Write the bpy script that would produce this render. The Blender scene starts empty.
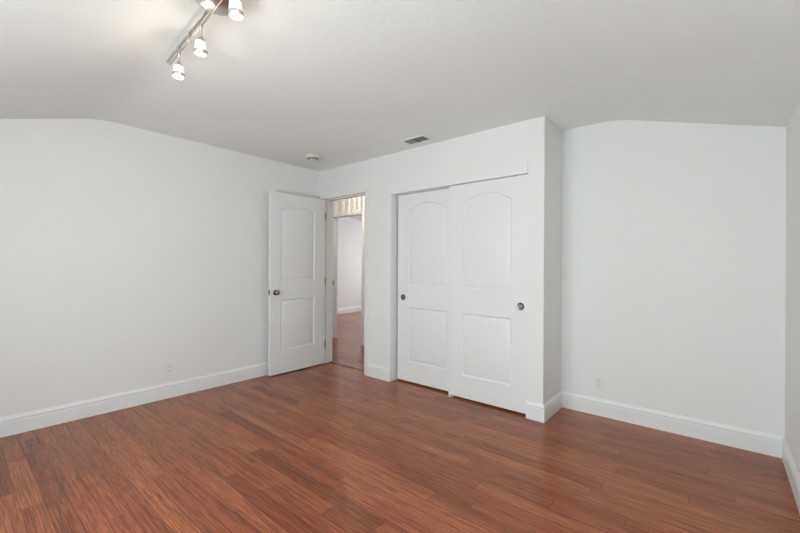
import bpy, bmesh, math, random
from mathutils import Vector, Matrix
C = bpy.context.scene.collection
PI = math.pi

# ---------------------------------------------------------------- camera
F_PX, YAW, ROLL, CAM_H = 381.0, 0.69848, 0.00507, 1.235
cam_d = bpy.data.cameras.new('camera'); cam = bpy.data.objects.new('camera', cam_d); C.objects.link(cam)
fw = Vector((-math.sin(YAW), math.cos(YAW), 0)); rt0 = Vector((math.cos(YAW), math.sin(YAW), 0)); up0 = Vector((0, 0, 1))
rt = rt0 * math.cos(ROLL) + up0 * math.sin(ROLL); up = up0 * math.cos(ROLL) - rt0 * math.sin(ROLL)
m = Matrix((rt, up, -fw)).transposed().to_4x4(); m.translation = Vector((0, 0, CAM_H))
cam.matrix_world = m
cam_d.sensor_width = 36; cam_d.sensor_fit = 'HORIZONTAL'; cam_d.lens = F_PX / 800 * 36
cam_d.clip_start = 0.02
bpy.context.scene.camera = cam

# ---------------------------------------------------------------- world, lights, exposure
sc = bpy.context.scene
sc.view_settings.view_transform = 'Standard'; sc.view_settings.look = 'None'
sc.view_settings.exposure = 0.11; sc.view_settings.gamma = 1.0; sc.view_settings.use_curve_mapping = False
w = bpy.data.worlds.new('sky'); sc.world = w; w.use_nodes = True
w.node_tree.nodes['Background'].inputs[0].default_value = (0.72, 0.85, 1.0, 1)
w.node_tree.nodes['Background'].inputs[1].default_value = 1.0

def area(name, loc, direction, sx, sy, power, col, spread=PI):
    l = bpy.data.lights.new(name, 'AREA'); l.shape = 'RECTANGLE'; l.size = sx; l.size_y = sy
    l.energy = power; l.color = col; l.spread = spread
    o = bpy.data.objects.new(name, l); C.objects.link(o); o.location = loc
    o.rotation_euler = Vector(direction).to_track_quat('-Z', 'Y').to_euler(); return o

def point(name, loc, power, col, r=0.02):
    l = bpy.data.lights.new(name, 'POINT'); l.energy = power; l.color = col; l.shadow_soft_size = r
    o = bpy.data.objects.new(name, l); C.objects.link(o); o.location = loc; return o

DAY = (0.825, 0.935, 1.0)
area('daylight_rear_window', (-1.20, -1.42, 1.15), (0.40, 1, 0.0), 2.2, 1.2, 19, DAY)
area('added_fill_right', (0.62, -0.66, 1.25), (-1, 0.25, 0.05), 0.85, 1.1, 23, DAY)  # added fill from the right to brighten the left wall and open door
area('added_ceiling_fill', (-1.20, -1.46, 0.95), (0.40, 1, 0.45), 2.2, 0.9, 55, (0.855, 0.985, 0.98))  # added upward fill to brighten the ceiling, no garden behind it
area('daylight_far_room', (-5.6, 8.75, 1.5), (0, -1, 0), 2.4, 1.4, 62, (0.93, 0.97, 1.0))
area('added_hall_fill', (-1.35, 3.75, 1.5), (-1, 0, 0), 0.8, 1.2, 2, (1.0, 0.93, 0.84))  # added warm fill to brighten the hall, no window here

# ---------------------------------------------------------------- materials
def nt(name):
    mt = bpy.data.materials.new(name); mt.use_nodes = True; t = mt.node_tree
    return mt, t, t.nodes['Principled BSDF']

def paint(name, col, rough, bump=0.0, scale=60.0, var=0.02):
    mt, t, b = nt(name)
    tc = t.nodes.new('ShaderNodeTexCoord'); n = t.nodes.new('ShaderNodeTexNoise')
    n.inputs['Scale'].default_value = 1.7; n.inputs['Detail'].default_value = 3
    t.links.new(tc.outputs['Object'], n.inputs['Vector'])
    mx = t.nodes.new('ShaderNodeMix'); mx.data_type = 'RGBA'
    mx.inputs['A'].default_value = (*[c * (1 - var) for c in col], 1); mx.inputs['B'].default_value = (*[min(1, c * (1 + var)) for c in col], 1)
    t.links.new(n.outputs['Fac'], mx.inputs['Factor']); t.links.new(mx.outputs['Result'], b.inputs['Base Color'])
    b.inputs['Roughness'].default_value = rough
    if bump:
        n2 = t.nodes.new('ShaderNodeTexNoise'); n2.inputs['Scale'].default_value = scale; n2.inputs['Detail'].default_value = 4
        t.links.new(tc.outputs['Object'], n2.inputs['Vector'])
        bp = t.nodes.new('ShaderNodeBump'); bp.inputs['Strength'].default_value = bump; bp.inputs['Distance'].default_value = 0.004
        t.links.new(n2.outputs['Fac'], bp.inputs['Height']); t.links.new(bp.outputs['Normal'], b.inputs['Normal'])
    return mt

def metal(name, col, rough):
    mt, t, b = nt(name)
    b.inputs['Metallic'].default_value = 1.0
    tc = t.nodes.new('ShaderNodeTexCoord'); n = t.nodes.new('ShaderNodeTexNoise'); n.inputs['Scale'].default_value = 90
    t.links.new(tc.outputs['Object'], n.inputs['Vector'])
    mr = t.nodes.new('ShaderNodeMapRange'); mr.inputs['To Min'].default_value = rough * 0.8; mr.inputs['To Max'].default_value = rough * 1.2
    t.links.new(n.outputs['Fac'], mr.inputs['Value']); t.links.new(mr.outputs['Result'], b.inputs['Roughness'])
    b.inputs['Base Color'].default_value = (*col, 1); return mt

M_WALL = paint('wall_paint', (0.865, 0.862, 0.845), 0.75, 0.10, 45)
M_CEIL = paint('ceiling_paint', (0.885, 0.905, 0.895), 0.9, 0.22, 38)
M_TRIM = paint('trim_paint', (0.87, 0.87, 0.865), 0.38, 0.0)
M_DOOR = paint('door_paint', (0.86, 0.86, 0.855), 0.42, 0.04, 120)
M_PLASTIC = paint('white_plastic', (0.855, 0.85, 0.835), 0.35)
M_CREAM = paint('cream_plastic', (0.78, 0.76, 0.70), 0.4)
M_SLOT = paint('dark_slot', (0.05, 0.05, 0.05), 0.6)
M_VENT = paint('vent_enamel', (0.36, 0.355, 0.34), 0.5)
M_DARK = paint('duct_shadow', (0.10, 0.10, 0.095), 0.9)
M_NICKEL = metal('brushed_nickel', (0.62, 0.58, 0.54), 0.32)
M_PULL = metal('dark_nickel', (0.22, 0.21, 0.20), 0.38)
M_KNOB = metal('polished_dark_nickel', (0.30, 0.28, 0.26), 0.18)

def glow(name, col, s, base=(0.9, 0.88, 0.84)):
    mt, t, b = nt(name); b.inputs['Base Color'].default_value = (*base, 1); b.inputs['Roughness'].default_value = 0.3
    lw = t.nodes.new('ShaderNodeTexNoise'); lw.inputs['Scale'].default_value = 8
    mr = t.nodes.new('ShaderNodeMapRange'); mr.inputs['To Min'].default_value = s * 0.95; mr.inputs['To Max'].default_value = s * 1.05
    t.links.new(lw.outputs['Fac'], mr.inputs['Value']); t.links.new(mr.outputs['Result'], b.inputs['Emission Strength'])
    b.inputs['Emission Color'].default_value = (*col, 1); return mt
M_SHADE = glow('lit_frosted_glass', (1.0, 0.92, 0.78), 0.22)
M_LENS = glow('lit_lamp_lens', (1.0, 0.96, 0.88), 2.5)

def floor_mat():
    mt, t, b = nt('jatoba_planks'); N = t.nodes.new; L = t.links.new
    def math_(op, a, c=None, d=None):
        n = N('ShaderNodeMath'); n.operation = op
        for i, v in enumerate((a, c, d)):
            if v is None: continue
            if isinstance(v, (int, float)): n.inputs[i].default_value = v
            else: L(v, n.inputs[i])
        return n.outputs[0]
    tc = N('ShaderNodeTexCoord'); sp = N('ShaderNodeSeparateXYZ'); L(tc.outputs['Object'], sp.inputs[0])
    X, Y = sp.outputs[0], sp.outputs[1]
    W = 0.087
    yr = math_('DIVIDE', math_('ADD', Y, 10.021), W); row = math_('FLOOR', yr); fy = math_('FRACT', yr)
    def wn(v, dim='1D', vec=None):
        n = N('ShaderNodeTexWhiteNoise'); n.noise_dimensions = dim
        if vec is not None: L(vec, n.inputs['Vector'])
        else: L(v, n.inputs['W'])
        return n
    r1 = wn(row).outputs['Value']; r2 = wn(math_('ADD', row, 77.3)).outputs['Value']
    PL = math_('ADD', math_('MULTIPLY', r2, 0.55), 0.66)
    xr = math_('ADD', math_('DIVIDE', math_('ADD', X, 20.0), PL), math_('MULTIPLY', r1, 13.7))
    col = math_('FLOOR', xr); fx = math_('FRACT', xr)
    cb = N('ShaderNodeCombineXYZ'); L(row, cb.inputs[0]); L(col, cb.inputs[1])
    idn = wn(None, '2D', cb.outputs[0]); pid = idn.outputs['Value']
    sc_ = N('ShaderNodeSeparateColor'); L(idn.outputs['Color'], sc_.inputs[0]); pid2 = sc_.outputs[1]; pid3 = sc_.outputs[2]
    # grain stretched along the plank
    gv = N('ShaderNodeCombineXYZ'); L(math_('MULTIPLY', X, 2.0), gv.inputs[0]); L(math_('MULTIPLY', Y, 130.0), gv.inputs[1]); L(math_('MULTIPLY', pid, 40.0), gv.inputs[2])
    g1 = N('ShaderNodeTexNoise'); g1.inputs['Scale'].default_value = 1.0; g1.inputs['Detail'].default_value = 5; g1.inputs['Roughness'].default_value = 0.62; g1.inputs['Distortion'].default_value = 0.15
    L(gv.outputs[0], g1.inputs['Vector'])
    gv2 = N('ShaderNodeCombineXYZ'); L(math_('MULTIPLY', X, 1.3), gv2.inputs[0]); L(math_('MULTIPLY', Y, 24.0), gv2.inputs[1]); L(math_('MULTIPLY', pid2, 60.0), gv2.inputs[2])
    g2 = N('ShaderNodeTexNoise'); g2.inputs['Scale'].default_value = 1.0; g2.inputs['Detail'].default_value = 3; g2.inputs['Distortion'].default_value = 0.8
    L(gv2.outputs[0], g2.inputs['Vector'])
    gv3 = N('ShaderNodeCombineXYZ'); L(math_('MULTIPLY', X, 9.0), gv3.inputs[0]); L(math_('MULTIPLY', Y, 300.0), gv3.inputs[1]); L(math_('MULTIPLY', pid3, 60.0), gv3.inputs[2])
    g3 = N('ShaderNodeTexNoise'); g3.inputs['Scale'].default_value = 1.0; g3.inputs['Detail'].default_value = 2
    L(gv3.outputs[0], g3.inputs['Vector'])
    # plank tone: most planks near the middle, a few clearly darker
    ramp = N('ShaderNodeValToRGB'); L(pid, ramp.inputs[0]); e = ramp.color_ramp.elements
    cols = [(0.0, (0.200, 0.050, 0.020)), (0.05, (0.240, 0.060, 0.022)), (0.12, (0.300, 0.074, 0.027)), (0.5, (0.350, 0.090, 0.031)), (0.80, (0.395, 0.107, 0.037)), (1.0, (0.425, 0.124, 0.043))]
    e[0].position = 0; e[0].color = (*cols[0][1], 1); e[1].position = 1; e[1].color = (*cols[-1][1], 1)
    for p_, c_ in cols[1:-1]:
        q = e.new(p_); q.color = (*c_, 1)
    def ramp2(src, a, b_, va, vb):
        mr = N('ShaderNodeMapRange'); mr.interpolation_type = 'SMOOTHSTEP'; L(src, mr.inputs['Value'])
        mr.inputs['From Min'].default_value = a; mr.inputs['From Max'].default_value = b_
        mr.inputs['To Min'].default_value = va; mr.inputs['To Max'].default_value = vb; return mr.outputs[0]
    streak = ramp2(g1.outputs['Fac'], 0.36, 0.56, 0.66, 1.09)
    broad = ramp2(g2.outputs['Fac'], 0.30, 0.55, 0.78, 1.06)
    fine = ramp2(g3.outputs['Fac'], 0.34, 0.66, 0.62, 1.22)
    shade = math_('MULTIPLY', math_('MULTIPLY', streak, broad), fine)
    # joints
    ey = math_('MULTIPLY', math_('MINIMUM', fy, math_('SUBTRACT', 1.0, fy)), W)
    ex = math_('MULTIPLY', math_('MINIMUM', fx, math_('SUBTRACT', 1.0, fx)), PL)
    ed = math_('MINIMUM', ey, ex)
    joint = ramp2(ed, 0.0006, 0.0022, 0.38, 1.0)
    shade = math_('MULTIPLY', shade, joint)
    mul = N('ShaderNodeVectorMath'); mul.operation = 'SCALE'; L(ramp.outputs[0], mul.inputs[0]); L(shade, mul.inputs['Scale'])
    L(mul.outputs[0], b.inputs['Base Color'])
    L(ramp2(g2.outputs['Fac'], 0.3, 0.7, 0.19, 0.26), b.inputs['Roughness'])
    b.inputs['Specular IOR Level'].default_value = 0.40
    h = math_('ADD', math_('MULTIPLY', joint, 1.0), math_('MULTIPLY', g1.outputs['Fac'], 0.12))
    bp = N('ShaderNodeBump'); bp.inputs['Strength'].default_value = 0.25; bp.inputs['Distance'].default_value = 0.0012
    L(h, bp.inputs['Height']); L(bp.outputs['Normal'], b.inputs['Normal'])
    return mt
M_FLOOR = floor_mat()

# ---------------------------------------------------------------- helpers
def obj(name, bm, mat, parent=None, smooth=False, angle=None, loc=None):
    me = bpy.data.meshes.new(name); bmesh.ops.recalc_face_normals(bm, faces=bm.faces); bm.to_mesh(me); bm.free()
    me.materials.append(mat)
    if smooth or angle:
        for p in me.polygons: p.use_smooth = True
        if angle: me.set_sharp_from_angle(angle=math.radians(angle))
    o = bpy.data.objects.new(name, me); C.objects.link(o)
    if parent: o.parent = parent
    if loc: o.location = loc
    return o

def struct(o, label=None, cat=None):
    o['kind'] = 'structure'
    if label: o['label'] = label
    if cat: o['category'] = cat
    return o

def thing(name, loc, label, cat, rz=0):
    o = bpy.data.objects.new(name, None); C.objects.link(o); o.location = loc; o.rotation_euler = (0, 0, rz)
    o['label'] = label; o['category'] = cat; o.empty_display_size = 0.05; return o

def box(bm, x0, x1, y0, y1, z0, z1, bev=0.0):
    r = bmesh.ops.create_cube(bm, size=1); vs = r['verts']
    bmesh.ops.scale(bm, vec=(x1 - x0, y1 - y0, z1 - z0), verts=vs)
    bmesh.ops.translate(bm, vec=((x0 + x1) / 2, (y0 + y1) / 2, (z0 + z1) / 2), verts=vs)
    if bev:
        es = list({e for v in vs for e in v.link_edges})
        bmesh.ops.bevel(bm, geom=es, offset=bev, segments=2, affect='EDGES', profile=0.5)

def lathe(bm, prof, seg=32, M=None):
    """prof: (r, z) pairs revolved about z, then transformed by M."""
    M = M or Matrix(); rings = []
    for r, z in prof:
        if r < 1e-6: rings.append([bm.verts.new(M @ Vector((0, 0, z)))])
        else: rings.append([bm.verts.new(M @ Vector((r * math.cos(2 * PI * k / seg), r * math.sin(2 * PI * k / seg), z))) for k in range(seg)])
    for a, b in zip(rings, rings[1:]):
        for k in range(seg):
            k2 = (k + 1) % seg
            if len(a) == 1 and len(b) == 1: continue
            if len(a) == 1: bm.faces.new((a[0], b[k], b[k2]))
            elif len(b) == 1: bm.faces.new((a[k], a[k2], b[0]))
            else: bm.faces.new((a[k], a[k2], b[k2], b[k]))
    for rg, z in ((rings[0], 0), (rings[-1], 0)):
        if len(rg) > 1: bm.faces.new(rg)

def slab(name, axis, a0, a1, z0, z1, t0, t1, holes, mat):
    """Wall slab. axis 'x': runs along x, thickness t0..t1 in y. axis 'y': the other way round. holes: (u0,u1,z0,z1)."""
    us = sorted({a0, a1, *[h[0] for h in holes], *[h[1] for h in holes]}); zs = sorted({z0, z1, *[h[2] for h in holes], *[h[3] for h in holes]})
    solid = lambda i, j: 0 <= i < len(us) - 1 and 0 <= j < len(zs) - 1 and not any(h[0] <= us[i] and us[i + 1] <= h[1] and h[2] <= zs[j] and zs[j + 1] <= h[3] for h in holes)
    bm = bmesh.new(); V = {}
    def v(i, j, k):
        if (i, j, k) not in V:
            t = (t0, t1)[k]; V[(i, j, k)] = bm.verts.new((us[i], t, zs[j]) if axis == 'x' else (t, us[i], zs[j]))
        return V[(i, j, k)]
    for i in range(len(us) - 1):
        for j in range(len(zs) - 1):
            if not solid(i, j): continue
            for k in (0, 1): bm.faces.new((v(i, j, k), v(i + 1, j, k), v(i + 1, j + 1, k), v(i, j + 1, k)))
            if not solid(i - 1, j): bm.faces.new((v(i, j, 0), v(i, j, 1), v(i, j + 1, 1), v(i, j + 1, 0)))
            if not solid(i + 1, j): bm.faces.new((v(i + 1, j, 0), v(i + 1, j, 1), v(i + 1, j + 1, 1), v(i + 1, j + 1, 0)))
            if not solid(i, j - 1): bm.faces.new((v(i, j, 0), v(i + 1, j, 0), v(i + 1, j, 1), v(i, j, 1)))
            if not solid(i, j + 1): bm.faces.new((v(i, j + 1, 0), v(i + 1, j + 1, 0), v(i + 1, j + 1, 1), v(i, j + 1, 1)))
    return struct(obj(name, bm, mat))

# ---------------------------------------------------------------- the room shell
XL, YC, YR, XR, XS, ZC = -3.934, 3.070, 3.512, 0.327, -1.076, 2.439
YB = -1.20; WT = 0.15; WTOP = 2.52
DX0, DX1, DH = -3.850, -3.100, 2.081           # room door opening
CX0, CX1, CH = -2.702, -1.208, 2.008           # closet opening
HY = 4.226                                     # hall's far wall
HX0, HX1, HH = -5.060, -4.335, 2.066           # doorway across the hall

bm = bmesh.new(); box(bm, -7.75, 0.50, -1.4, 8.7, -0.06, 0.0)
struct(obj('floor', bm, M_FLOOR), 'glossy reddish-brown hardwood plank floor', 'floor')

slab('wall_left', 'y', YB, YC, 0, WTOP, XL - WT, XL, [], M_WALL)
slab('wall_back', 'x', XL - WT, XS, 0, WTOP, YC, YC + WT, [(DX0 - 0.02, DX1 + 0.02, 0, DH + 0.02), (CX0, CX1, 0, CH)], M_WALL)
slab('wall_closet_side', 'y', YC + WT, YR + 0.35, 0, WTOP, XS - 0.12, XS, [], M_WALL)
slab('wall_alcove', 'x', XS, XR + WT, 0, WTOP, YR, YR + WT, [], M_WALL)
slab('wall_right', 'y', YB, YR, 0, WTOP, XR, XR + WT, [(-1.08, -0.22, 0.70, 1.80)], M_WALL)
slab('wall_front', 'x', XL - WT, XR + WT, 0, WTOP, YB - WT, YB, [(-2.35, -0.05, 0.55, 1.70)], M_WALL)
# the slightly proud corner strip right of the closet doors
bm = bmesh.new(); box(bm, CX1, XS, YC - 0.003, YC, 0, ZC, 0.001); struct(obj('trim_1', bm, M_WALL))
# closet interior
slab('wall_closet_rear', 'x', -2.95, XS - 0.12, 0, WTOP, YR + 0.23, YR + 0.35, [], M_WALL)
slab('wall_closet_left', 'y', YC + WT, YR + 0.23, 0, WTOP, -2.95, -2.83, [], M_WALL)
bm = bmesh.new(); box(bm, -2.83, XS - 0.12, YC + WT, YR + 0.23, ZC, WTOP); struct(obj('ceiling_closet', bm, M_CEIL))

# main ceiling: flat over the doors, sloping towards the camera side and towards the right wall, creases softly rounded
def smin(a, b, k):
    h = max(0.0, min(1.0, 0.5 + 0.5 * (b - a) / k)); return b * (1 - h) + a * h - k * h * (1 - h)
def ceil_z(x, y):
    return smin(smin(ZC + 0.006, ZC + 0.006 - 0.305 * (0.815 - y), 0.035), ZC + 0.006 - 0.295 * (x + 0.66), 0.035)
xs = sorted({XL - 0.1, XL, XS, XR, XR + 0.1, *[XL + 0.05 * k for k in range(1, 86)]}); ys = sorted({YB - 0.1, YB, YC, YR, YR + 0.1, *[YB + 0.05 * k for k in range(1, 95)]})
bm = bmesh.new(); V = {}
for i, x in enumerate(xs[:-1]):
    for j, y in enumerate(ys[:-1]):
        cx, cy = (x + xs[i + 1]) / 2, (y + ys[j + 1]) / 2
        if cx < XS and cy > YC: continue
        q = []
        for a, b_ in ((i, j), (i + 1, j), (i + 1, j + 1), (i, j + 1)):
            if (a, b_) not in V: V[(a, b_)] = bm.verts.new((xs[a], ys[b_], ceil_z(xs[a], ys[b_])))
            q.append(V[(a, b_)])
        bm.faces.new(q)
ret = bmesh.ops.extrude_face_region(bm, geom=list(bm.faces))
for v in ret['geom']:
    if isinstance(v, bmesh.types.BMVert): v.co.z = 2.60
struct(obj('ceiling', bm, M_CEIL, angle=40), 'white ceiling, flat in the middle with sloped sides', 'ceiling')

# ---------------------------------------------------------------- hall and the room across it
slab('wall_hall_far', 'x', -7.70, -1.2, 0, 2.75, HY, HY + 0.12, [(HX0 - 0.02, HX1 + 0.02, 0, HH + 0.02)], M_WALL)
slab('wall_hall_left', 'y', YC + WT, HY, 0, 2.75, -5.75, -5.60, [], M_WALL)
slab('wall_hall_rear', 'x', -5.75, XL - WT, 0, 2.75, YC, YC + WT, [], M_WALL)
slab('wall_hall_right', 'y', YR + 0.35, HY, 0, 2.75, -2.80, -2.70, [], M_WALL)
bm = bmesh.new(); box(bm, -5.60, -2.70, YC + WT, HY, 2.46, 2.56); struct(obj('ceiling_hall', bm, M_CEIL))
slab('wall_far_left', 'y', HY + 0.12, 8.5, 0, 2.75, -7.70, -7.567, [], M_WALL)
slab('wall_far_right', 'y', HY + 0.12, 8.5, 0, 2.75, -3.90, -3.78, [], M_WALL)
slab('wall_far_end', 'x', -7.70, -3.78, 0, 2.75, 8.5, 8.62, [(-6.8, -4.4, 0.8, 2.0)], M_WALL)
bm = bmesh.new()
pf = [(HY + 0.12, 2.60), (6.65, 2.60), (8.5, 2.22), (8.5, 2.80), (HY + 0.12, 2.80)]
A = [bm.verts.new((-7.567, y, z)) for y, z in pf]; B = [bm.verts.new((-3.90, y, z)) for y, z in pf]
bm.faces.new(A); bm.faces.new(B)
for k in range(5): bm.faces.new((A[k], A[(k + 1) % 5], B[(k + 1) % 5], B[k]))
struct(obj('ceiling_far', bm, M_CEIL))

# ---------------------------------------------------------------- baseboards
BH = 0.139
PROF = [(0, 0), (0.014, 0), (0.014, 0.097), (0.0115, 0.101), (0.0115, 0.106), (0.0135, 0.110), (0.0135, 0.116), (0.0095, 0.126), (0.006, 0.132), (0.0045, BH), (0, BH)]
def baseboards(path, names):
    """Profile swept along a polyline (the room on its right), mitred; names: one per segment, equal neighbours merge."""
    P = [Vector(p) for p in path]; n = []
    for a, b in zip(P, P[1:]):
        d = (b - a).normalized(); n.append(Vector((d.y, -d.x)))
    off = []
    for i in range(len(P)):
        if i == 0: off.append(n[0])
        elif i == len(P) - 1: off.append(n[-1])
        else:
            s = n[i - 1] + n[i]; off.append(s / (s.dot(n[i])))
    k = 0
    while k < len(names):
        e = k
        while e + 1 < len(names) and names[e + 1] == names[k]: e += 1
        bm = bmesh.new()
        rings = [[bm.verts.new((P[i].x + off[i].x * t, P[i].y + off[i].y * t, z)) for t, z in PROF] for i in range(k, e + 2)]
        for a, b in zip(rings, rings[1:]):
            for q in range(len(PROF)):
                q2 = (q + 1) % len(PROF); bm.faces.new((a[q], a[q2], b[q2], b[q]))
        bm.faces.new(rings[0]); bm.faces.new(rings[-1])
        struct(obj(names[k], bm, M_TRIM)); k = e + 1
baseboards([(XL, YB), (XL, YC)], ['baseboard_left'])
CW = 0.066
baseboards([(DX1 + CW, YC), (CX0, YC)], ['baseboard_back'])
baseboards([(CX1 - 0.004, YC - 0.003), (XS, YC - 0.003), (XS, YR), (XR, YR), (XR, YB)], ['baseboard_closet', 'baseboard_closet', 'baseboard_alcove', 'baseboard_right'])
baseboards([(-7.567, HY + 0.12), (-7.567, 8.5)], ['baseboard_far'])
baseboards([(-5.60, HY), (HX0 - CW, HY)], ['baseboard_hall'])
baseboards([(HX1 + CW, HY), (-2.8, HY)], ['baseboard_hall_right'])

# ---------------------------------------------------------------- casings and jambs
def casing(name, x0, x1, top, y, side=-1, width=CW, thick=0.014, zl=0.0):
    """Mitred three-sided door casing in front (side=-1) of the wall plane y."""
    prof = [(0, 0), (0, 0.006), (0.004, 0.008), (0.012, 0.008), (0.016, 0.010), (width - 0.012, thick), (width - 0.003, thick), (width, thick - 0.004), (width, 0)]
    bm = bmesh.new(); rings = []
    for (cx, cz, dx, dz) in ((x0, zl, -1, 0), (x0, top, -1, 1), (x1, top, 1, 1), (x1, zl, 1, 0)):
        rings.append([bm.verts.new((cx + dx * o_, y + side * t_, cz + dz * o_)) for o_, t_ in prof])
    for a, b in zip(rings, rings[1:]):
        for q in range(len(prof)):
            q2 = (q + 1) % len(prof); bm.faces.new((a[q], a[q2], b[q2], b[q]))
    bm.faces.new(rings[0]); bm.faces.new(rings[-1])
    return struct(obj(name, bm, M_TRIM))
casing('trim_2', DX0, DX1, DH, YC)
casing('trim_3', DX0, DX1, DH, YC + WT, side=1)
casing('trim_4', HX0, HX1, HH, HY)

def jamb(name, x0, x1, top, y0, y1, stop_y):
    bm = bmesh.new()
    box(bm, x0 - 0.02, x0, y0, y1, 0, top + 0.02); box(bm, x1, x1 + 0.02, y0, y1, 0, top + 0.02); box(bm, x0, x1, y0, y1, top, top + 0.02)
    box(bm, x0, x0 + 0.011, stop_y, stop_y + 0.035, 0, top - 0.011); box(bm, x1 - 0.011, x1, stop_y, stop_y + 0.035, 0, top - 0.011); box(bm, x0, x1, stop_y, stop_y + 0.035, top - 0.011, top)
    return struct(obj(name, bm, M_TRIM))
j1 = jamb('trim_5', DX0, DX1, DH, YC, YC + WT, YC + 0.042)
j2 = jamb('trim_6', HX0, HX1, HH, HY, HY + 0.12, HY + 0.045)
bm = bmesh.new(); box(bm, DX1 - 0.002, DX1, YC + 0.006, YC + 0.034, 0.905, 0.965); obj('strike_plate', bm, M_PULL, j1)
bm = bmesh.new(); box(bm, HX0, HX0 + 0.003, HY + 0.006, HY + 0.036, 0.91, 0.985); obj('strike_plate', bm, M_PULL, j2)
# closet: thin side bead, header board and cap
bm = bmesh.new(); box(bm, CX0 - 0.060, CX0 - 0.004, YC - 0.006, YC, BH, CH + 0.004, 0.0015); struct(obj('trim_7', bm, M_TRIM))
bm = bmesh.new(); box(bm, CX0 - 0.060, CX1 - 0.003, YC - 0.010, YC, CH, CH + 0.052, 0.002); struct(obj('trim_8', bm, M_TRIM))
bm = bmesh.new(); box(bm, CX0 - 0.068, CX1 - 0.003, YC - 0.005, YC, CH + 0.0525, CH + 0.092, 0.001); struct(obj('trim_9', bm, M_TRIM))
# wood threshold strip in the doorway
bm = bmesh.new(); box(bm, DX0 + 0.001, DX1 - 0.001, YC + 0.105, YC + 0.148, 0.0, 0.006, 0.0025); struct(obj('trim_10', bm, M_FLOOR))

# ---------------------------------------------------------------- windows behind the camera
def window(name, axis, a0, a1, z0, z1, t, nm):
    bm = bmesh.new(); fr = 0.05
    def b_(u0, u1, zz0, zz1, d=0.04):
        if axis == 'x': box(bm, u0, u1, t - d / 2, t + d / 2, zz0, zz1)
        else: box(bm, t - d / 2, t + d / 2, u0, u1, zz0, zz1)
    b_(a0, a1, z0, z0 + fr); b_(a0, a1, z1 - fr, z1); b_(a0, a0 + fr, z0 + fr, z1 - fr); b_(a1 - fr, a1, z0 + fr, z1 - fr)
    for k in range(1, nm):
        c = a0 + (a1 - a0) * k / nm; b_(c - 0.02, c + 0.02, z0 + fr, z1 - fr)
    return struct(obj(name, bm, M_TRIM))
window('window_1', 'x', -2.35, -0.05, 0.55, 1.70, YB - 0.08, 3)
window('added_window_right', 'y', -1.08, -0.22, 0.70, 1.80, XR + 0.08, 1)  # unseen window added so that fill can enter from the right
window('window_2', 'x', -6.8, -4.4, 0.80, 2.00, 8.56, 2)

# ---------------------------------------------------------------- panelled doors
def outline(x0, x1, z0, z1, rise, d, seg=20):
    """Counter-clockwise outline inset by d; arched top when rise > 0 (z1 = shoulder height)."""
    X0, X1, Z0 = x0 + d, x1 - d, z0 + d
    if rise <= 0: return [(X0, Z0), (X1, Z0), (X1, z1 - d), (X0, z1 - d)]
    h = (x1 - x0) / 2; R = (h * h + rise * rise) / (2 * rise); cx, cz = (x0 + x1) / 2, z1 + rise - R
    r = R - d; a = math.asin((h - d) / r)
    return [(X0, Z0), (X1, Z0)] + [(cx + r * math.sin(a - 2 * a * k / seg), cz + r * math.cos(a - 2 * a * k / seg)) for k in range(seg + 1)]

def panel_door(bm, W, Z0, Z1, T, panels, both=True):
    """Moulded two-panel slab; local x 0..W, faces at y=0 (front) and y=T."""
    RG = [(0, 0), (0.003, 0.005), (0.008, 0.0095), (0.017, 0.0110), (0.022, 0.0085), (0.040, 0.0020), (0.044, 0.0012)]
    for side in ((0, 1), (T, -1)) if both else ((0, 1),):
        y0, s = side; edges = []
        vs = [bm.verts.new((x, y0, z)) for x, z in ((0, Z0), (W, Z0), (W, Z1), (0, Z1))]
        edges += [bm.edges.new((vs[k], vs[(k + 1) % 4])) for k in range(4)]
        for p in panels:
            prev = None
            for d, dep in RG:
                rg = [bm.verts.new((x, y0 + s * dep, z)) for x, z in outline(*p, d)]
                if prev is None: edges += [bm.edges.new((rg[k], rg[(k + 1) % len(rg)])) for k in range(len(rg))]
                else:
                    for k in range(len(rg)):
                        k2 = (k + 1) % len(rg); bm.faces.new((prev[k], prev[k2], rg[k2], rg[k]))
                prev = rg
            bm.faces.new(prev)
        bmesh.ops.triangle_fill(bm, use_beauty=True, use_dissolve=False, edges=edges)
    c = [[bm.verts.new((x, y, z)) for x, z in ((0, Z0), (W, Z0), (W, Z1), (0, Z1))] for y in (0, T)]
    for k in range(4):
        k2 = (k + 1) % 4; bm.faces.new((c[0][k], c[0][k2], c[1][k2], c[1][k]))
    if not both: bm.faces.new(c[1])
    bmesh.ops.remove_doubles(bm, verts=bm.verts, dist=1e-5)

# open room door: hinge at the left jamb, swung back almost against the left wall
LW, LT = 0.762, 0.035
door = None
bm = bmesh.new(); panel_door(bm, LW, 0.012, 2.070, LT, [(0.132, 0.602, 0.275, 0.850, 0), (0.132, 0.602, 1.070, 1.885, 0.042)])
door = obj('door_1', bm, M_DOOR, angle=30)
# local x runs from the free edge to the hinge edge; front face (local y=0) looks to +x of the room
door.matrix_world = Matrix.Translation((-3.818, 2.312, 0)) @ Matrix.Rotation(PI / 2, 4, 'Z')
struct(door, 'open white two-panel door swung back beside the left wall', 'door')
KZ, KX = 0.937, 0.062
def knob(sgn, y0):
    M = Matrix.Translation((KX, y0, KZ)) @ Matrix.Rotation(PI / 2 * sgn, 4, 'X')
    bm = bmesh.new(); lathe(bm, [(0, 0.0), (0.031, 0.0), (0.032, 0.004), (0.026, 0.009), (0.012, 0.011), (0, 0.011)], 28, M)
    r = obj('rosette', bm, M_KNOB, door, angle=40)
    bm = bmesh.new(); lathe(bm, [(0.010, 0.009), (0.010, 0.026), (0.015, 0.031), (0.024, 0.036), (0.0285, 0.044), (0.0285, 0.050), (0.024, 0.058), (0.014, 0.0625), (0, 0.0635)], 28, M)
    obj('door_knob', bm, M_KNOB, door, angle=40)
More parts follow.
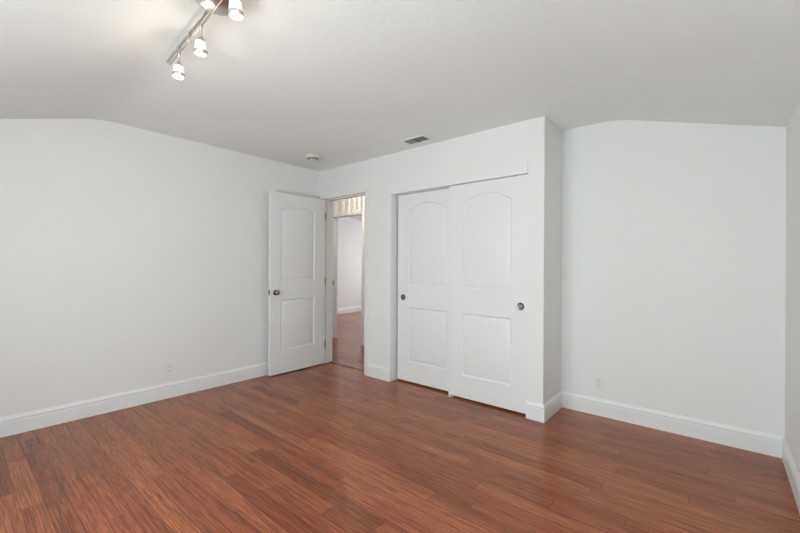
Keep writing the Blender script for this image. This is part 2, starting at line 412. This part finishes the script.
knob(1, 0.0); knob(-1, LT)
bm = bmesh.new(); box(bm, -0.0012, 0.004, 0.005, 0.030, KZ - 0.028, KZ + 0.028); box(bm, -0.010, 0, 0.011, 0.024, KZ - 0.009, KZ + 0.009, 0.002)
obj('latch_plate', bm, M_KNOB, door)
for z in (0.25, 1.05, 1.86):
    bm = bmesh.new()
    lathe(bm, [(0, -0.047), (0.0055, -0.047), (0.0055, 0.047), (0, 0.047)], 12, Matrix.Translation((LW + 0.004, -0.004, z)))
    box(bm, LW - 0.001, LW + 0.002, 0.0, 0.03, z - 0.045, z + 0.045)
    obj('hinge', bm, M_PULL, door)

# sliding closet doors
SW = 0.775; PX0, PX1 = 0.145, 0.625
PAN = [(PX0, PX1, 0.222, 0.800, 0), (PX0, PX1, 1.030, 1.820, 0.078)]
def closet_door(name, x, y, label, pull_x):
    bm = bmesh.new(); panel_door(bm, SW, 0.018, CH - 0.004, 0.034, PAN, both=True)
    d = obj(name, bm, M_DOOR, angle=30); d.location = (x, y, 0); struct(d, label, 'door')
    M = Matrix.Translation((pull_x, 0, 0.905)) @ Matrix.Rotation(PI / 2, 4, 'X')
    bm = bmesh.new(); lathe(bm, [(0.0, 0.0012), (0.010, 0.0012), (0.012, 0.0006), (0.022, 0.0008), (0.026, 0.0035), (0.031, 0.0035), (0.033, 0.0)], 32, M)
    obj('finger_pull', bm, M_PULL, d, angle=40)
    return d
closet_door('door_2', CX0 + 0.022, YC + 0.088, 'left sliding closet door, set back behind the right one', 0.075)
closet_door('door_3', CX1 - SW - 0.001, YC + 0.022, 'right sliding closet door in front of the left one', SW - 0.068)
bm = bmesh.new(); box(bm, -1.990, -1.940, YC + 0.02, YC + 0.11, 0.0, 0.005)
for y in (YC + 0.012, YC + 0.061, YC + 0.126): box(bm, -1.972, -1.958, y, y + 0.006, 0.0, 0.030, 0.0015)
o = obj('floor_guide', bm, M_PLASTIC); o['label'] = 'small white floor guide under the meeting edge of the closet doors'; o['category'] = 'door guide'

# ---------------------------------------------------------------- outlets and switch
def outlet(loc, rz, label):
    t = thing('wall_outlet', loc, label, 'outlet', rz)          # local -y faces the room
    bm = bmesh.new(); box(bm, -0.035, 0.035, -0.0065, 0, -0.0575, 0.0575, 0.003); obj('cover_plate', bm, M_PLASTIC, t)
    for s in (-1, 1):
        bm = bmesh.new()
        pts = [(0.0165 * math.cos(a), 0.0165 * math.sin(a)) for a in [2 * PI * k / 28 for k in range(28)]]
        A = [bm.verts.new((x, -0.0062, max(-0.0135, min(0.0135, z)) + s * 0.0195)) for x, z in pts]; B = [bm.verts.new((v.co.x, -0.0085, v.co.z)) for v in A]
        bm.faces.new(A); bm.faces.new(B)
        for k in range(28): bm.faces.new((A[k], A[(k + 1) % 28], B[(k + 1) % 28], B[k]))
        r = obj('receptacle', bm, M_PLASTIC, t)
        bm = bmesh.new()
        for x in (-0.0065, 0.0065): box(bm, x - 0.0012, x + 0.0012, -0.0089, -0.0083, s * 0.0195 - 0.001, s * 0.0195 + 0.008)
        lathe(bm, [(0, 0), (0.0026, 0), (0.0026, 0.0006), (0, 0.0006)], 12, Matrix.Translation((0, -0.0083, s * 0.0195 - 0.0075)) @ Matrix.Rotation(PI / 2, 4, 'X'))
        obj('slot', bm, M_SLOT, r)
    bm = bmesh.new(); lathe(bm, [(0, 0), (0.003, 0), (0.0025, 0.001), (0, 0.0012)], 12, Matrix.Translation((0, -0.0065, 0)) @ Matrix.Rotation(PI / 2, 4, 'X'))
    obj('screw', bm, M_PLASTIC, t)
outlet((XL, 1.346, 0.268), PI / 2, 'white duplex wall outlet low on the left wall above the baseboard')
outlet((-0.771, YR, 0.268), 0, 'white duplex wall outlet low on the alcove wall right of the closet')
t = thing('light_switch', (-2.930, YC, 1.165), 'white two-gang light switch between the doorway and the closet', 'switch')
bm = bmesh.new(); box(bm, -0.058, 0.058, -0.0065, 0, -0.0575, 0.0575, 0.003); obj('cover_plate', bm, M_PLASTIC, t)
for x in (-0.023, 0.023):
    bm = bmesh.new(); box(bm, x - 0.005, x + 0.005, -0.016, -0.006, -0.002, 0.016, 0.0015); obj('toggle', bm, M_PLASTIC, t)

# ---------------------------------------------------------------- smoke detector
t = thing('smoke_detector', (-3.432, 2.588, ZC), 'round white smoke detector on the ceiling near the room corner', 'smoke detector')
t.scale = (1.13, 1.13, 1.2)
bm = bmesh.new(); lathe(bm, [(0, 0.004), (0.070, 0.004), (0.071, -0.006), (0.069, -0.011), (0, -0.011)], 40); obj('base', bm, M_CREAM, t, angle=40)
bm = bmesh.new(); lathe(bm, [(0.062, -0.010), (0.064, -0.016), (0.058, -0.020)], 40); obj('rim', bm, M_CREAM, t, angle=40)
bm = bmesh.new(); lathe(bm, [(0.044, -0.010), (0.050, -0.026), (0.046, -0.036), (0.030, -0.040), (0, -0.041)], 40); obj('cover', bm, M_CREAM, t, angle=40)
for k in range(14):
    a = 2 * PI * k / 14; bm = bmesh.new(); box(bm, -0.0085, 0.0085, -0.002, 0.003, -0.0085, 0.0085)
    bmesh.ops.transform(bm, matrix=Matrix.Rotation(a, 4, 'Z') @ Matrix.Translation((0, -0.0495, -0.024)), verts=bm.verts)
    obj('vent_slot', bm, M_DARK, t)

# ---------------------------------------------------------------- ceiling register
t = thing('ceiling_vent', (-2.214, 2.868, ZC), 'rectangular grey slatted air vent in the ceiling above the closet wall', 'vent')
vw, vh = 0.232, 0.112
bm = bmesh.new(); o_ = 0.022
box(bm, -vw / 2 - o_, vw / 2 + o_, -vh / 2 - o_, -vh / 2, -0.006, 0.004, 0.002); box(bm, -vw / 2 - o_, vw / 2 + o_, vh / 2, vh / 2 + o_, -0.006, 0.004, 0.002)
box(bm, -vw / 2 - o_, -vw / 2, -vh / 2, vh / 2, -0.006, 0.004, 0.002); box(bm, vw / 2, vw / 2 + o_, -vh / 2, vh / 2, -0.006, 0.004, 0.002)
obj('frame', bm, M_PLASTIC, t)
bm = bmesh.new(); box(bm, -vw / 2, vw / 2, -vh / 2, vh / 2, -0.001, 0.003); obj('duct_opening', bm, M_DARK, t)
bm = bmesh.new(); box(bm, -0.004, 0.004, -vh / 2, vh / 2, -0.009, -0.001); obj('centre_bar', bm, M_SLOT, t)
for h in (0, 1):
    for k in range(7):
        x = (-vw / 2 + 0.010 + k * 0.0152) if h == 0 else (0.013 + k * 0.0152)
        bm = bmesh.new(); box(bm, -0.0055, 0.0055, -vh / 2, vh / 2, -0.0006, 0.0006)
        bmesh.ops.transform(bm, matrix=Matrix.Translation((x, 0, -0.005)) @ Matrix.Rotation(math.radians(14 if h else 2), 4, 'Y'), verts=bm.verts)
        obj('slat', bm, M_VENT, t)

# ---------------------------------------------------------------- track light
TX, TY, TA = -1.660, 0.742, math.radians(-4.2); ZB, ZR = 0.0, -0.033
t = thing('track_light', (TX, TY, 2.378), 'brushed nickel ceiling track light with small frosted glass heads', 'ceiling light', TA)
bm = bmesh.new(); lathe(bm, [(0, 0.050), (0.098, 0.050), (0.101, 0.030), (0.099, 0.012), (0.090, -0.008), (0.072, -0.024), (0.045, -0.034), (0, -0.037)], 48); obj('canopy', bm, M_NICKEL, t, angle=60)
bm = bmesh.new(); box(bm, -0.725, 0.725, -0.0065, 0.0065, ZB - 0.004, ZB + 0.004, 0.0015); obj('rail', bm, M_NICKEL, t)
bm = bmesh.new(); lathe(bm, [(0, -0.675), (0.0045, -0.675), (0.0045, 0.675), (0, 0.675)], 12, Matrix.Translation((0, 0, ZR)) @ Matrix.Rotation(PI / 2, 4, 'Y')); obj('rail_rod', bm, M_NICKEL, t, angle=40)
for x in (-0.512, -0.345, 0.345, 0.512):
    bm = bmesh.new(); box(bm, x - 0.007, x + 0.007, -0.008, 0.008, ZR - 0.009, ZB + 0.007, 0.002); obj('rail_clip', bm, M_NICKEL, t)
for x, tx_, ty_ in ((-0.512, 1, -2), (-0.186, 12, 3), (0.195, 4, 5), (0.512, 6, 6)):
    Mv = Matrix.Translation((x, 0, ZR))
    bm = bmesh.new(); lathe(bm, [(0, 0.008), (0.008, 0.008), (0.008, -0.010), (0.0048, -0.014), (0.0048, -0.052), (0, -0.052)], 14, Mv)
    head = obj('lamp_head', bm, M_NICKEL, t, angle=40)
    M = Mv @ Matrix.Translation((0, 0, -0.049)) @ Matrix.Rotation(math.radians(ty_), 4, 'X') @ Matrix.Rotation(math.radians(tx_), 4, 'Y') @ Matrix.Scale(0.82, 4)
    bm = bmesh.new(); lathe(bm, [(0, 0.006), (0.006, 0.005), (0.012, -0.004), (0.022, -0.018), (0.026, -0.024), (0, -0.024)], 28, M); obj('socket_cap', bm, M_NICKEL, head, angle=50)
    bm = bmesh.new(); lathe(bm, [(0, -0.0235), (0.0255, -0.0235), (0.028, -0.028), (0.0305, -0.050), (0.032, -0.074), (0, -0.074)], 32, M); obj('glass_shade', bm, M_SHADE, head, angle=50)
    bm = bmesh.new(); lathe(bm, [(0.0, -0.0705), (0.0355, -0.0705), (0.0360, -0.086), (0.0335, -0.090), (0, -0.090)], 32, M); obj('trim_ring', bm, M_NICKEL, head, angle=50)
    bm = bmesh.new(); lathe(bm, [(0, -0.0895), (0.0315, -0.0895), (0.030, -0.094), (0.022, -0.098), (0, -0.100)], 28, M); obj('lens', bm, M_LENS, head, angle=50)
    l = point('lamp_light', M @ Vector((0, 0, -0.125)), 1.1, (1.0, 0.88, 0.74), 0.025); l.parent = head

# ---------------------------------------------------------------- added unseen hall lantern, its bars shaped to stripe the wall above the far doorway
t = thing('added_hall_lantern', (-4.35, 3.62, 2.46), 'added unseen hall lantern with bars that stripe the hall wall', 'ceiling light')
bm = bmesh.new(); lathe(bm, [(0, 0), (0.10, 0), (0.10, -0.012), (0, -0.012)], 32); obj('canopy', bm, M_NICKEL, t)
bm = bmesh.new(); lathe(bm, [(0.090, -0.012), (0.100, -0.012), (0.100, -0.026), (0.090, -0.026)], 32); obj('upper_ring', bm, M_NICKEL, t)
for k in range(36):
    a = 2 * PI * k / 36; bm = bmesh.new(); lathe(bm, [(0, -0.02), (0.0042, -0.02), (0.0042, -0.115), (0, -0.115)], 8, Matrix.Translation((0.095 * math.cos(a), 0.095 * math.sin(a), 0))); obj('bar', bm, M_PLASTIC, t)
point('hall_bulb', (-4.35, 3.62, 2.40), 13, (1.0, 0.89, 0.76), 0.006)
